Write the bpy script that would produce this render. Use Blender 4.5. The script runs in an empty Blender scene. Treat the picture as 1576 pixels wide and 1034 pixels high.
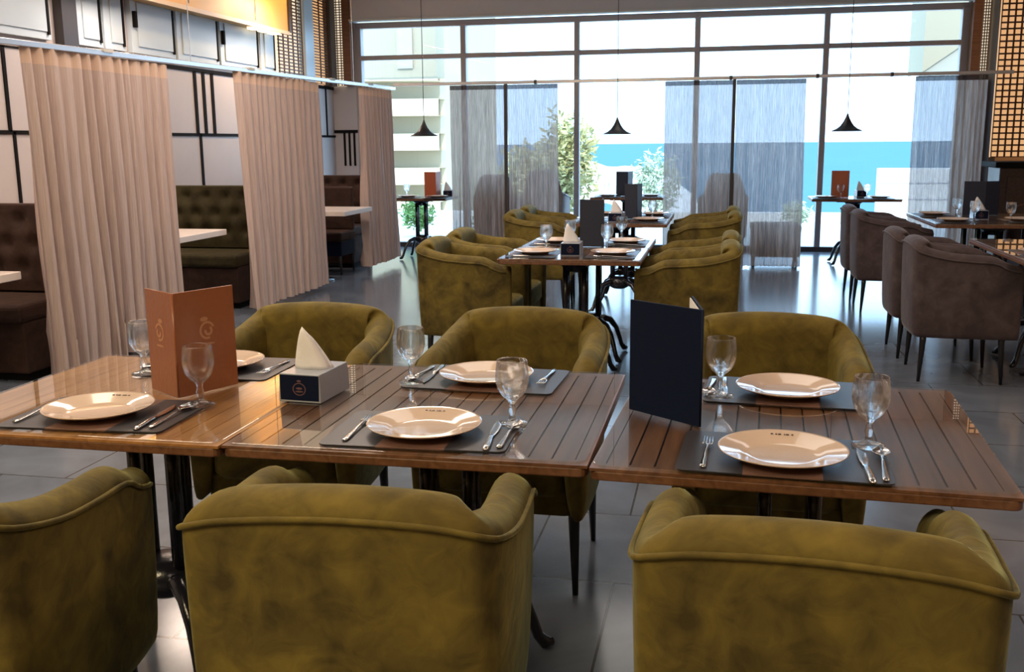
import bpy, bmesh, math, random
from math import sin, cos, pi, radians as R
from mathutils import Vector, Matrix, noise
random.seed(7)
SC = bpy.context.scene
C = SC.collection

# ------------------------------------------------------------------ camera
cam_d = bpy.data.cameras.new('camera')
cam = bpy.data.objects.new('camera', cam_d); C.objects.link(cam)
SC.camera = cam
YAW, PITCH, ROLL = -.2055, .19, -.0087
cam_d.sensor_width = 36; cam_d.lens = 1541.85*36/1576
cam_d.clip_start = .05; cam_d.clip_end = 6000
_F = Vector((sin(YAW)*cos(PITCH), cos(YAW)*cos(PITCH), -sin(PITCH)))
_R = Vector((cos(YAW), -sin(YAW), 0)); _U = _R.cross(_F)
_R2 = cos(ROLL)*_R + sin(ROLL)*_U; _U2 = -sin(ROLL)*_R + cos(ROLL)*_U
cam.matrix_world = Matrix(((_R2.x, _U2.x, -_F.x, 0), (_R2.y, _U2.y, -_F.y, 0), (_R2.z, _U2.z, -_F.z, 1.383), (0, 0, 0, 1)))

# ------------------------------------------------------------------ sky, sun, room lamps and added fill, exposure
SC.view_settings.view_transform = 'Standard'; SC.view_settings.look = 'None'
SC.view_settings.gamma = 1; SC.view_settings.use_curve_mapping = False
SC.view_settings.exposure = 0.3
cy = SC.cycles
cy.max_bounces = 8; cy.transparent_max_bounces = 24; cy.transmission_bounces = 8; cy.diffuse_bounces = 4
cy.glossy_bounces = 4; cy.caustics_reflective = False; cy.caustics_refractive = False
cy.sample_clamp_indirect = 6
world = bpy.data.worlds.new('world'); SC.world = world; world.use_nodes = True
wn = world.node_tree.nodes; wl = world.node_tree.links
bg = wn['Background']
bg.inputs[0].default_value = (.44, .70, 1, 1)
bg.inputs[1].default_value = 4.6

def lamp(name, kind, loc, rot, energy, color, **kw):
    d = bpy.data.lights.new(name, kind); d.energy = energy; d.color = color
    for k, v in kw.items(): setattr(d, k, v)
    o = bpy.data.objects.new(name, d); C.objects.link(o); o.location = loc; o.rotation_euler = rot
    return o
lamp('sun', 'SUN', (0, 0, 20), (R(48), 0, R(20)), 3.0, (1, .96, .9), angle=R(1))
# unseen soft ceiling lights added to brighten the room, a warm one behind left
for x, y, e, c in [(-2.1, -1.0, 120, (1, .80, .48)), (1.4, -.7, 26, (1, .84, .68)), (-2.6, 3.0, 60, (1, .82, .62)), (2.6, 2.4, 42, (1, .70, .52)),
                   (-.4, 5.0, 14, (1, .92, .82)), (2.4, 6.6, 14, (1, .88, .82)), (-2.5, 6.4, 75, (1, .82, .68)), (-.6, 9.2, 12, (1, .93, .85))]:
    lamp('ceiling_fill', 'AREA', (x, y, 3.48), (0, 0, 0), e, c, shape='DISK', size=1.9)
for y, e in [(5.0, 14), (7.6, 14), (10.4, 12)]:
    lamp('booth_fill', 'AREA', (-4.55, y, 2.9), (0, R(12), 0), e*1.6, (1, .80, .66), shape='DISK', size=.5)  # unseen lights over the booths, added to brighten booths and drapes
for y, e in [(8.6, 10), (10.2, 16), (11.0, 16)]:
    lamp('soffit_lamp', 'SPOT', (-4.2, y, 3.45), (0, R(55), 0), e*4, (1, .55, .12), spot_size=R(95), spot_blend=.8, shadow_soft_size=.08)

# ------------------------------------------------------------------ materials
MATS = {}
def base_mat(name):
    m = bpy.data.materials.new(name); m.use_nodes = True
    return m, m.node_tree.nodes, m.node_tree.links, m.node_tree.nodes['Principled BSDF']
def setp(p, **kw):
    for k, v in kw.items():
        k = k.replace('_', ' ')
        for i in p.inputs:
            if i.name.lower() == k.lower():
                i.default_value = v; break
def mat(name, col, rough=.5, metal=0, bump=0, scale=30, var=0, **kw):
    if name in MATS: return MATS[name]
    m, n, l, p = base_mat(name)
    p.inputs['Base Color'].default_value = (*col, 1); p.inputs['Roughness'].default_value = rough; p.inputs['Metallic'].default_value = metal
    setp(p, **kw)
    tc = n.new('ShaderNodeTexCoord'); ns = n.new('ShaderNodeTexNoise'); ns.inputs['Scale'].default_value = scale; ns.inputs['Detail'].default_value = 4
    l.new(tc.outputs['Object'], ns.inputs['Vector'])
    if var:
        mx = n.new('ShaderNodeMix'); mx.data_type = 'RGBA'
        mx.inputs[6].default_value = (*[c*(1-var) for c in col], 1); mx.inputs[7].default_value = (*[min(1, c*(1+var)) for c in col], 1)
        l.new(ns.outputs[0], mx.inputs[0]); l.new(mx.outputs[2], p.inputs['Base Color'])
    if bump:
        b = n.new('ShaderNodeBump'); b.inputs['Strength'].default_value = bump; b.inputs['Distance'].default_value = .01
        l.new(ns.outputs[0], b.inputs['Height']); l.new(b.outputs[0], p.inputs['Normal'])
    MATS[name] = m; return m

def velvet(name, a, b, c, sheen):
    """crushed velvet: nap lies in patches of three tones of the same pile"""
    m, n, l, p = base_mat(name)
    tc = n.new('ShaderNodeTexCoord')
    n1 = n.new('ShaderNodeTexNoise'); n1.inputs['Scale'].default_value = 4.5; n1.inputs['Detail'].default_value = 5; n1.inputs['Distortion'].default_value = 1.2
    n2 = n.new('ShaderNodeTexNoise'); n2.inputs['Scale'].default_value = 18; n2.inputs['Detail'].default_value = 4; n2.inputs['Distortion'].default_value = .8
    l.new(tc.outputs['Object'], n1.inputs['Vector']); l.new(tc.outputs['Object'], n2.inputs['Vector'])
    cr = n.new('ShaderNodeValToRGB'); e = cr.color_ramp.elements
    e[0].position = .36; e[0].color = (*a, 1); e[1].position = .66; e[1].color = (*c, 1)
    x = e.new(.5); x.color = (*b, 1)
    ad = n.new('ShaderNodeMath'); ad.operation = 'MULTIPLY_ADD'; ad.inputs[1].default_value = .35; 
    l.new(n2.outputs[0], ad.inputs[0]); 
    sc = n.new('ShaderNodeMath'); sc.operation = 'MULTIPLY'; sc.inputs[1].default_value = .65; l.new(n1.outputs[0], sc.inputs[0]); l.new(sc.outputs[0], ad.inputs[2])
    l.new(ad.outputs[0], cr.inputs[0]); l.new(cr.outputs[0], p.inputs['Base Color'])
    p.inputs['Roughness'].default_value = .75
    setp(p, Sheen_Weight=.40, Sheen_Roughness=.3, Sheen_Tint=(*sheen, 1), Specular_IOR_Level=.2)
    bp = n.new('ShaderNodeBump'); bp.inputs['Strength'].default_value = .25; bp.inputs['Distance'].default_value = .012
    l.new(n2.outputs[0], bp.inputs['Height']); l.new(bp.outputs[0], p.inputs['Normal'])
    MATS[name] = m; return m
velvet('olive', (.060, .043, .012), (.125, .090, .020), (.205, .148, .028), (.62, .68, .34))
velvet('mauve', (.055, .040, .042), (.078, .056, .058), (.11, .085, .084), (.6, .58, .6))
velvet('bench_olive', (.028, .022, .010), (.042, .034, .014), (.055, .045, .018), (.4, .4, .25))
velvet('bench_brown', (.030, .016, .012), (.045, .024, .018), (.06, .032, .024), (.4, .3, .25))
velvet('window_brown', (.06, .025, .022), (.08, .034, .03), (.10, .045, .04), (.5, .4, .4))
velvet('window_grey', (.22, .20, .20), (.27, .25, .25), (.33, .31, .30), (.6, .6, .6))

def wood(name, dark, light, rough=.35, axis='Y', scale=6):
    m, n, l, p = base_mat(name)
    tc = n.new('ShaderNodeTexCoord'); mp = n.new('ShaderNodeMapping')
    mp.inputs['Scale'].default_value = (scale*4, scale*.35, scale*4) if axis == 'Y' else (scale*.35, scale*4, scale*4)
    ns = n.new('ShaderNodeTexNoise'); ns.inputs['Scale'].default_value = 2; ns.inputs['Detail'].default_value = 8; ns.inputs['Distortion'].default_value = .6
    l.new(tc.outputs['Object'], mp.inputs['Vector']); l.new(mp.outputs[0], ns.inputs['Vector'])
    cr = n.new('ShaderNodeValToRGB'); e = cr.color_ramp.elements
    e[0].position = .3; e[0].color = (*dark, 1); e[1].position = .7; e[1].color = (*light, 1)
    l.new(ns.outputs[0], cr.inputs[0]); l.new(cr.outputs[0], p.inputs['Base Color'])
    p.inputs['Roughness'].default_value = rough
    b = n.new('ShaderNodeBump'); b.inputs['Strength'].default_value = .15; b.inputs['Distance'].default_value = .003
    l.new(ns.outputs[0], b.inputs['Height']); l.new(b.outputs[0], p.inputs['Normal'])
    MATS[name] = m; return m
wood('walnut', (.10, .040, .018), (.21, .095, .045), .4)
wood('walnut_warm_sheen', (.28, .12, .035), (.46, .22, .075), .4)  # lighter golden wood: the left table's warm reflection is put into its colour
wood('dark_wood', (.035, .02, .015), (.075, .04, .03), .4)
wood('brown_column', (.16, .06, .025), (.24, .10, .045), .4, 'X')

def glassy(name, tint=(1, 1, 1), ior=1.5, rough=.0, extra=0.0, gt=(1, 1, 1)):
    """a sheet of clear glass: what is behind shows through, the surface mirrors by Fresnel"""
    m = bpy.data.materials.new(name); m.use_nodes = True; n = m.node_tree.nodes; l = m.node_tree.links
    n.clear()
    o = n.new('ShaderNodeOutputMaterial'); mx = n.new('ShaderNodeMixShader'); t = n.new('ShaderNodeBsdfTransparent'); g = n.new('ShaderNodeBsdfGlossy')
    fr = n.new('ShaderNodeFresnel'); fr.inputs[0].default_value = ior
    ge = n.new('ShaderNodeNewGeometry'); f = n.new('ShaderNodeMix')   # only the outer faces of the sheet mirror
    f.inputs[3].default_value = 0; l.new(ge.outputs['Backfacing'], f.inputs[0]); l.new(fr.outputs[0], f.inputs[2])
    t.inputs[0].default_value = (*tint, 1); g.inputs['Roughness'].default_value = rough; g.inputs[0].default_value = (*gt, 1)
    l.new(t.outputs[0], mx.inputs[1]); l.new(g.outputs[0], mx.inputs[2])
    if extra:
        a = n.new('ShaderNodeMath'); a.operation = 'MULTIPLY_ADD'; a.inputs[1].default_value = 1-extra; a.inputs[2].default_value = extra
        l.new(f.outputs[0], a.inputs[0]); l.new(a.outputs[0], mx.inputs[0])
    else: l.new(f.outputs[0], mx.inputs[0])
    l.new(mx.outputs[0], o.inputs[0]); MATS[name] = m; return m
glassy('table_glass', (.97, .99, .98), 2.15)
glassy('pane', (.98, .99, .99), 1.35)

def goblet_glass():
    m, n, l, p = base_mat('goblet')
    p.inputs['Base Color'].default_value = (.97, .98, .98, 1); p.inputs['Roughness'].default_value = .015
    setp(p, Transmission_Weight=1.0, IOR=1.48)
    # glass lets light through to the table: shadow-free clear body by blending in plain transparency
    o = [x for x in n if x.type == 'OUTPUT_MATERIAL'][0]
    t = n.new('ShaderNodeBsdfTransparent'); mx = n.new('ShaderNodeMixShader'); mx.inputs[0].default_value = .5
    l.new(p.outputs[0], mx.inputs[1]); l.new(t.outputs[0], mx.inputs[2]); l.new(mx.outputs[0], o.inputs[0])
    MATS['goblet'] = m
goblet_glass()

def cloth(name, col, trans, transp=0, lo=.78, hi=1.18, fq=220):
    m = bpy.data.materials.new(name); m.use_nodes = True; n = m.node_tree.nodes; l = m.node_tree.links; n.clear()
    o = n.new('ShaderNodeOutputMaterial'); d = n.new('ShaderNodeBsdfDiffuse'); tr = n.new('ShaderNodeBsdfTranslucent'); m1 = n.new('ShaderNodeMixShader')
    tc = n.new('ShaderNodeTexCoord'); ns = n.new('ShaderNodeTexNoise'); ns.inputs['Scale'].default_value = 1; ns.inputs['Detail'].default_value = 5
    mp = n.new('ShaderNodeMapping'); mp.inputs['Scale'].default_value = (fq, fq, 5)
    l.new(tc.outputs['Object'], mp.inputs[0]); l.new(mp.outputs[0], ns.inputs['Vector'])
    mc = n.new('ShaderNodeMix'); mc.data_type = 'RGBA'; mc.inputs[6].default_value = (*[c*lo for c in col], 1); mc.inputs[7].default_value = (*[min(1, c*hi) for c in col], 1)
    l.new(ns.outputs[0], mc.inputs[0]); l.new(mc.outputs[2], d.inputs[0]); l.new(mc.outputs[2], tr.inputs[0])
    m1.inputs[0].default_value = trans; l.new(d.outputs[0], m1.inputs[1]); l.new(tr.outputs[0], m1.inputs[2])
    last = m1
    if transp:
        t = n.new('ShaderNodeBsdfTransparent'); t.inputs[0].default_value = (.96, .97, 1, 1)
        m2 = n.new('ShaderNodeMixShader'); m2.inputs[0].default_value = transp
        l.new(m1.outputs[0], m2.inputs[1]); l.new(t.outputs[0], m2.inputs[2]); last = m2
    l.new(last.outputs[0], o.inputs[0]); MATS[name] = m
cloth('linen', (.57, .45, .41), .18, 0, .6, 1.3)
cloth('linen_header', (.68, .50, .40), .18)
cloth('sheer', (.53, .43, .39), .5, .145, .1, 2.0, 110)
cloth('sheer_header_backlit', (.10, .08, .08), .1, .05)  # backlit shade of the header band put into a near-black cloth colour

def floor_mat():
    m, n, l, p = base_mat('floor_tile')
    tc = n.new('ShaderNodeTexCoord'); br = n.new('ShaderNodeTexBrick')
    br.offset = .5; br.inputs['Scale'].default_value = 1; br.inputs['Brick Width'].default_value = .6; br.inputs['Row Height'].default_value = .6
    br.inputs['Mortar Size'].default_value = .004; br.inputs['Color1'].default_value = (.13, .155, .20, 1); br.inputs['Color2'].default_value = (.165, .19, .235, 1); br.inputs['Mortar'].default_value = (.05, .048, .05, 1)
    l.new(tc.outputs['Object'], br.inputs['Vector'])
    ns = n.new('ShaderNodeTexNoise'); ns.inputs['Scale'].default_value = 2.2; ns.inputs['Detail'].default_value = 8; ns.inputs['Distortion'].default_value = 1.5
    l.new(tc.outputs['Object'], ns.inputs['Vector'])
    mx = n.new('ShaderNodeMix'); mx.data_type = 'RGBA'; mx.blend_type = 'OVERLAY'; mx.inputs[0].default_value = .45
    l.new(br.outputs[0], mx.inputs[6]); l.new(ns.outputs[0], mx.inputs[7]); l.new(mx.outputs[2], p.inputs['Base Color'])
    p.inputs['Roughness'].default_value = .16
    b = n.new('ShaderNodeBump'); b.inputs['Strength'].default_value = .3; b.inputs['Distance'].default_value = .002; b.invert = True
    l.new(br.outputs[1], b.inputs['Height']); l.new(b.outputs[0], p.inputs['Normal'])
    setp(p, Specular_IOR_Level=.75)
    MATS['floor'] = m
floor_mat()

def placemat_mat():
    m, n, l, p = base_mat('placemat')
    tc = n.new('ShaderNodeTexCoord'); sx = n.new('ShaderNodeSeparateXYZ'); l.new(tc.outputs['Object'], sx.inputs[0])
    ab = n.new('ShaderNodeMath'); ab.operation = 'ABSOLUTE'; l.new(sx.outputs[0], ab.inputs[0])
    lt = n.new('ShaderNodeMath'); lt.operation = 'LESS_THAN'; lt.inputs[1].default_value = .075; l.new(ab.outputs[0], lt.inputs[0])
    wv = n.new('ShaderNodeTexWave'); wv.inputs['Scale'].default_value = 120; wv.bands_direction = 'DIAGONAL'; l.new(tc.outputs['Object'], wv.inputs[0])
    mx = n.new('ShaderNodeMix'); mx.data_type = 'RGBA'; mx.inputs[6].default_value = (.045, .043, .052, 1); mx.inputs[7].default_value = (.24, .13, .10, 1)
    l.new(lt.outputs[0], mx.inputs[0])
    m2 = n.new('ShaderNodeMix'); m2.data_type = 'RGBA'; m2.blend_type = 'MULTIPLY'; m2.inputs[0].default_value = .4
    l.new(mx.outputs[2], m2.inputs[6]); l.new(wv.outputs[0], m2.inputs[7]); l.new(m2.outputs[2], p.inputs['Base Color'])
    p.inputs['Roughness'].default_value = .38; MATS['placemat'] = m
placemat_mat()

mat('plate', (.66, .51, .41), .12, var=.04, scale=60, Coat_Weight=.6, Coat_Roughness=.03)
mat('rim_print', (.08, .05, .04), .4)
mat('steel', (.75, .74, .74), .16, 1)
mat('napkin', (.82, .80, .80), .8, bump=.3, scale=40)
mat('navy', (.004, .009, .030), .6, bump=.05, scale=200, Specular_IOR_Level=.12)
mat('navy_leather', (.014, .020, .042), .5, bump=.1, scale=150)
mat('tan_menu', (.30, .095, .03), .28, bump=.1, scale=90, var=.12, Coat_Weight=.4, Coat_Roughness=.15)
mat('orange_menu', (.42, .10, .04), .4, bump=.1, scale=90)
mat('emblem', (.50, .24, .12), .35)
mat('emblem_dark', (.12, .06, .07), .45)
mat('paper', (.75, .73, .70), .7)
mat('grey_card', (.34, .37, .44), .22, bump=.05, scale=120)
mat('cast_iron', (.012, .012, .018), .2, bump=.1, scale=80)
mat('black_leg', (.010, .010, .012), .35)
mat('slot', (.02, .015, .014), .6)
mat('rail_metal', (.62, .62, .64), .25, .6)
mat('black_trim', (.008, .007, .007), .75, Specular_IOR_Level=.1)
mat('wall_panel', (.50, .45, .44), .5, var=.08, scale=2.5)
mat('cabinet_white', (.52, .60, .67), .35, var=.06, scale=3)
mat('cabinet_inset', (.47, .54, .60), .3, var=.08, scale=3)
mat('bulkhead', (.58, .58, .60), .55, var=.03, scale=2)
mat('ceiling', (.55, .52, .48), .8)
mat('room_wall', (.50, .38, .27), .7, var=.05, scale=1.5)
mat('soffit', (.62, .38, .14), .5, var=.06, scale=2)
mat('soffit_under', (.6, .5, .42), .5)
mat('frame', (.34, .31, .31), .4, .2)
mat('frame_dark', (.045, .038, .038), .4)
mat('lattice', (.10, .05, .028), .5)
mat('pendant_black', (.012, .012, .014), .35)
mat('booth_top', (.70, .60, .54), .35, var=.05, scale=8)
mat('stone', (.62, .60, .56), .7, var=.05, scale=4)
mat('beige_render', (.34, .29, .20), .8, var=.05, scale=.4)
mat('cream_render', (.55, .48, .34), .8)
mat('beige_dark', (.36, .34, .28), .8)
mat('white_render', (.85, .84, .82), .8)
mat('sand', (.80, .74, .64), .9, var=.08, scale=.6)
mat('sea', (.080, .178, .245), .9, var=.06, scale=.05, Specular_IOR_Level=0.0)
mat('leaf_green', (.16, .30, .08), .6, var=.3, scale=9)
mat('leaf_olive', (.46, .44, .20), .6, var=.3, scale=9)
mat('leaf_pale', (.42, .50, .36), .6, var=.3, scale=9)
mat('trunk', (.22, .16, .11), .8, bump=.4)
mat('skirting', (.05, .045, .045), .4)
def emit(name, col, s):
    m, n, l, p = base_mat(name); p.inputs['Base Color'].default_value = (*col, 1)
    setp(p, Emission_Color=(*col, 1), Emission_Strength=s); MATS[name] = m
emit('lightbox', (1, .56, .26), .55)
emit('lightbox_white', (1, .84, .62), .7)
emit('bulb', (1, .9, .7), 6)
emit('strip_light', (1, .78, .5), 2.0)

# ------------------------------------------------------------------ mesh builder
class MB:
    def __init__(s): s.v = []; s.f = []; s.mi = []; s.m = 0
    def add(s, vs, fs):
        b = len(s.v); s.v += [tuple(v) for v in vs]; s.f += [tuple(b+i for i in f) for f in fs]; s.mi += [s.m]*len(fs); return s
    def box(s, x0, y0, z0, x1, y1, z1):
        vs = [(x, y, z) for z in (z0, z1) for y in (y0, y1) for x in (x0, x1)]
        return s.add(vs, [(0, 2, 3, 1), (4, 5, 7, 6), (0, 1, 5, 4), (2, 6, 7, 3), (0, 4, 6, 2), (1, 3, 7, 5)])
    def obox(s, c, ux, uy, uz, hx, hy, hz):
        c, ux, uy, uz = map(Vector, (c, ux, uy, uz))
        vs = [c+ux*a*hx+uy*b*hy+uz*d*hz for d in (-1, 1) for b in (-1, 1) for a in (-1, 1)]
        return s.add(vs, [(0, 2, 3, 1), (4, 5, 7, 6), (0, 1, 5, 4), (2, 6, 7, 3), (0, 4, 6, 2), (1, 3, 7, 5)])
    def tube(s, pts, rad, n=8, sx=1.0):
        pts = [Vector(p) for p in pts]; rs = rad if isinstance(rad, (list, tuple)) else [rad]*len(pts)
        rings = []; up0 = None
        for i, p in enumerate(pts):
            t = (pts[min(i+1, len(pts)-1)]-pts[max(i-1, 0)]).normalized()
            if up0 is None:
                up0 = Vector((0, 0, 1)) if abs(t.z) < .9 else Vector((1, 0, 0))
            a = t.cross(up0).normalized(); b = a.cross(t).normalized(); up0 = b
            rings.append([p+(a*cos(2*pi*k/n)*sx+b*sin(2*pi*k/n))*rs[i] for k in range(n)])
        vs = [v for r in rings for v in r]; fs = []
        for i in range(len(rings)-1):
            for k in range(n): fs.append((i*n+k, i*n+(k+1) % n, (i+1)*n+(k+1) % n, (i+1)*n+k))
        fs.append(tuple(range(n))[::-1]); fs.append(tuple((len(rings)-1)*n+k for k in range(n)))
        return s.add(vs, fs)
    def lathe(s, prof, n=32, c=(0, 0, 0), close=False):
        vs = []; fs = []
        for r, z in prof:
            for k in range(n): vs.append((c[0]+r*cos(2*pi*k/n), c[1]+r*sin(2*pi*k/n), c[2]+z))
        m = len(prof)
        for i in range(m-1 if not close else m):
            j = (i+1) % m
            for k in range(n): fs.append((i*n+k, i*n+(k+1) % n, j*n+(k+1) % n, j*n+k))
        return s.add(vs, fs)
    def grid(s, rows, closed=False, cap=False):
        n = len(rows[0]); vs = [v for r in rows for v in r]; fs = []
        for i in range(len(rows)-1):
            for k in range(n if closed else n-1):
                fs.append((i*n+k, i*n+(k+1) % n, (i+1)*n+(k+1) % n, (i+1)*n+k))
        if cap: fs.append(tuple(range(n))[::-1]); fs.append(tuple((len(rows)-1)*n+k for k in range(n)))
        return s.add(vs, fs)
    def prism(s, poly, z0, z1):
        n = len(poly); vs = [(x, y, z0) for x, y in poly]+[(x, y, z1) for x, y in poly]
        return s.add(vs, [tuple(range(n))[::-1], tuple(range(n, 2*n))]+[(k, (k+1) % n, n+(k+1) % n, n+k) for k in range(n)])
    def build(s, name, material, parent=None, smooth=False, bevel=0, sub=0, loc=None, rot=None, solid=0, mats=None, seg=2):
        me = bpy.data.meshes.new(name); me.from_pydata(s.v, [], s.f); me.update()
        for mm in (mats or [material]): me.materials.append(MATS[mm])
        if mats:
            for p, i in zip(me.polygons, s.mi): p.material_index = i
        bm = bmesh.new(); bm.from_mesh(me); bmesh.ops.recalc_face_normals(bm, faces=bm.faces); bm.to_mesh(me); bm.free()
        if smooth:
            for p in me.polygons: p.use_smooth = True
        o = bpy.data.objects.new(name, me); C.objects.link(o)
        if parent: o.parent = parent
        if loc: o.location = loc
        if rot: o.rotation_euler = rot
        if solid:
            md = o.modifiers.new('s', 'SOLIDIFY'); md.thickness = solid; md.offset = 0
        if bevel:
            md = o.modifiers.new('b', 'BEVEL'); md.width = bevel; md.segments = seg; md.limit_method = 'ANGLE'; md.harden_normals = False
        if sub:
            md = o.modifiers.new('u', 'SUBSURF'); md.levels = sub; md.render_levels = sub
        return o
def tag(o, label, cat, group=None, kind=None):
    o['label'] = label; o['category'] = cat
    if group: o['group'] = group
    if kind: o['kind'] = kind
    return o
def thing(name, label, cat, loc=(0, 0, 0), rz=0, group=None):
    o = bpy.data.objects.new(name, None); C.objects.link(o); o.empty_display_size = .1
    o.location = loc; o.rotation_euler = (0, 0, rz)
    return tag(o, label, cat, group)
KIDS = {}
def dup(o, loc=None, rz=None, label=None, parent=None, group=None):
    c = o.copy(); C.objects.link(c)
    if parent is not None: c.parent = parent
    if loc is not None: c.location = loc
    if rz is not None: c.rotation_euler = (0, 0, rz)
    if label: c['label'] = label
    if group: c['group'] = group
    for ch in [x for x in ALL(o)]: dup(ch, parent=c)
    return c
def ALL(o): return [x for x in C.objects if x.parent == o and x.name not in ()]
def struct(name, mb, m, parent=None, **kw):
    o = mb.build(name, m, parent, **kw)
    if parent is None: o['kind'] = 'structure'
    return o
_cache = {}
def proto(key, make):
    """first call builds the thing, later calls copy it with all its parts"""
    def place(label, loc, rz=0, group=None):
        if key not in _cache:
            o = make(); _cache[key] = o
            o.location = loc; o.rotation_euler = (0, 0, rz); o['label'] = label
            if group: o['group'] = group
            return o
        return dup(_cache[key], loc, rz, label, None, group)
    return place

# ------------------------------------------------------------------ room shell
CEIL = 3.6
struct('floor', MB().box(-5.3, -3, -.1, 5.3, 13.35, 0), 'floor')
struct('ceiling', MB().box(-5.3, -3, CEIL, 5.3, 13.35, CEIL+.1), 'ceiling')
struct('wall_left', MB().box(-5.3, -3, 0, -5.2, 13.35, CEIL), 'wall_panel')
struct('wall_right', MB().box(5.2, -3, 0, 5.3, 13.35, CEIL), 'room_wall')
struct('wall_back', MB().box(-5.2, -3.1, 0, 5.2, -3, CEIL), 'room_wall')
# wall around the glazing, at the seaward end
struct('wall_window_side', MB().box(-5.2, 13.2, 0, -4.87, 13.35, CEIL), 'wall_panel')
wf = MB(); wf.box(2.82, 13.2, 0, 5.2, 13.35, CEIL)
struct('wall_front', wf, 'room_wall')
bh = MB(); bh.box(-4.87, 13.05, 3.0, 2.82, 13.35, CEIL)
struct('trim_1', bh, 'bulkhead', bevel=.01)
struct('trim_2', MB().box(-4.87, 13.0, 2.975, 2.82, 13.1, 3.0), 'stone')
# glazing
win = struct('window_1', MB().box(-4.87, 13.22, 2.9, 2.82, 13.32, 2.975), 'frame')
MX = [-4.83, -3.375, -1.872, -.349, 1.205, 2.785]
for i, x in enumerate(MX):
    w = .035 if 0 < i < 5 else .045
    MB().box(x-w, 13.2, .05, x+w, 13.32, 2.92).build('mullion', 'frame', win, bevel=.006)
MB().box(-4.87, 13.21, 2.49, 2.82, 13.31, 2.55).build('transom', 'frame', win, bevel=.006)
MB().box(-4.87, 13.2, 0, 2.82, 13.32, .06).build('sill', 'frame_dark', win)
for a, b in zip(MX, MX[1:]):
    MB().box(a+.03, 13.262, .06, b-.03, 13.268, 2.49).build('pane', 'pane', win)
    MB().box(a+.03, 13.262, 2.55, b-.03, 13.268, 2.9).build('pane', 'pane', win)

# left wall: black trims over pale panels, cupboards above, soffit
def strips(name, rects, m='black_trim', d=.010, base=-5.2):
    mb = MB()
    for y0, z0, y1, z1 in rects: mb.box(base, y0, z0, base+d, y1, z1)
    return struct(name, mb, m)
strips('trim_3', [(4, 2.11, 13.2, 2.15), (4, 1.48, 13.2, 1.51)])
vb = []
for y in (6.68, 12.9): vb += [(y, 1.5, y+.035, 2.12)]
for y in (9.45, 9.62, 9.80, 12.4, 12.55): vb.append((y, 1.5, y+.05, 2.12))
vb += [(9.5, .9, 9.54, 1.5), (6.72, .9, 6.75, 1.5), (12.6, 1.0, 12.63, 1.5)]
strips('trim_4', vb)
tb = MB()
for x in (-5.06, -4.99, -4.92): tb.box(x-.012, 13.18, 1.1, x+.012, 13.2, 1.56)
for z in (2.2, 1.56): tb.box(-5.2, 13.178, z-.02, -4.87, 13.2, z+.02)
struct('trim_5', tb, 'black_trim')
# dark column between two runs of cupboards
struct('trim_6', MB().box(-5.2, 7.33, 2.15, -5.12, 7.52, CEIL), 'frame_dark')
cup = [(5.3, 7.22, None), (7.54, 7.9, None), (7.93, 8.24, None), (8.34, 9.07, 'l'), (9.11, 9.93, None), (9.97, 10.86, 'l'), (10.92, 11.3, None)]
desc = ['wide pale grey wall cupboard at the far left beside the dark column', 'narrow pale wall cupboard just right of the dark column',
        'narrowest pale wall cupboard above the near beige drape', 'pale blue-grey wall cupboard with a black handle at its left edge, over the first drape',
        'pale blue-grey wall cupboard between the two black-handled ones', 'pale wall cupboard under the orange soffit with a black handle',
        'wall cupboard glowing brown next to the gold lattice']
for (a, b, h), ds in zip(cup, desc):
    t = thing('wall_cupboard', ds, 'cupboard', (-5.2, (a+b)/2, 2.2), 0, 'high wall cupboards along the left wall')
    hw = (b-a)/2
    MB().box(0, -hw, 0, .05, hw, .86 if b > 7.3 else 1.3).build('cabinet_body', 'cabinet_white', t, bevel=.004)
    dd = MB().box(.05, -hw+.09, .06, .062, hw-.06, .44 if b > 7.3 else 1.2).build('door', 'cabinet_inset', t, bevel=.003)
    MB().box(.05, hw-.055, .04, .066, hw-.03, .44 if b > 7.3 else 1.2).build('door_edge', 'black_trim', t)
    if h: MB().box(.05, -hw+.02, .22, .085, -hw+.055, .36).build('handle', 'black_trim', t, bevel=.004)
# orange lit soffit box
sf = MB().box(-5.2, 6.6, 2.65, -4.95, 11.25, CEIL)
so = struct('trim_7', sf, 'soffit', bevel=.01)
MB().box(-4.95, 6.6, 2.63, -4.935, 11.25, 2.67).build('edge_strip', 'soffit_under', so)
MB().box(-4.96, 11.25, 2.66, -4.93, 11.29, CEIL).build('end_strip', 'frame_dark', so)
for y in (7.8, 9.0, 10.4): MB().box(-4.951, y, 2.70, -4.945, y+.012, CEIL).build('seam', 'frame_dark', so)
for y in (10.5, 10.75, 11.0): MB().box(-5.1, y, 2.625, -5.0, y+.14, 2.65).build('light_fitting', 'strip_light', so)

# lattice screens, each a lit box behind a grid of thin bars
def lattice(label, x0, y0, x1, y1, z0, z1, nx, nz, bar=.008, box='lightbox'):
    """screen from (x0,y0) to (x1,y1), z0..z1"""
    a = Vector((x0, y0, 0)); b = Vector((x1, y1, 0)); d = b-a; L = d.length; d.normalize()
    t = thing('lattice_screen', label, 'screen', (x0, y0, z0), math.atan2(d.y, d.x))
    MB().box(0, .05, 0, L, .07, z1-z0).build('light_panel', box, t)
    g = MB(); H = z1-z0
    for i in range(nx+1):
        x = L*i/nx; g.box(max(0, x-bar), .0, 0, min(L, x+bar), .016, H)
    for j in range(nz+1):
        z = H*j/nz; g.box(0, .004, max(0, z-bar), L, .02, min(H, z+bar))
    g.build('grid', 'lattice', t)
    return t
lattice('small gold-lit lattice screen by the end of the orange soffit', -5.12, 11.35, -5.12, 12.05, 2.16, CEIL, 5, 36, .007, 'lightbox_white')
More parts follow.
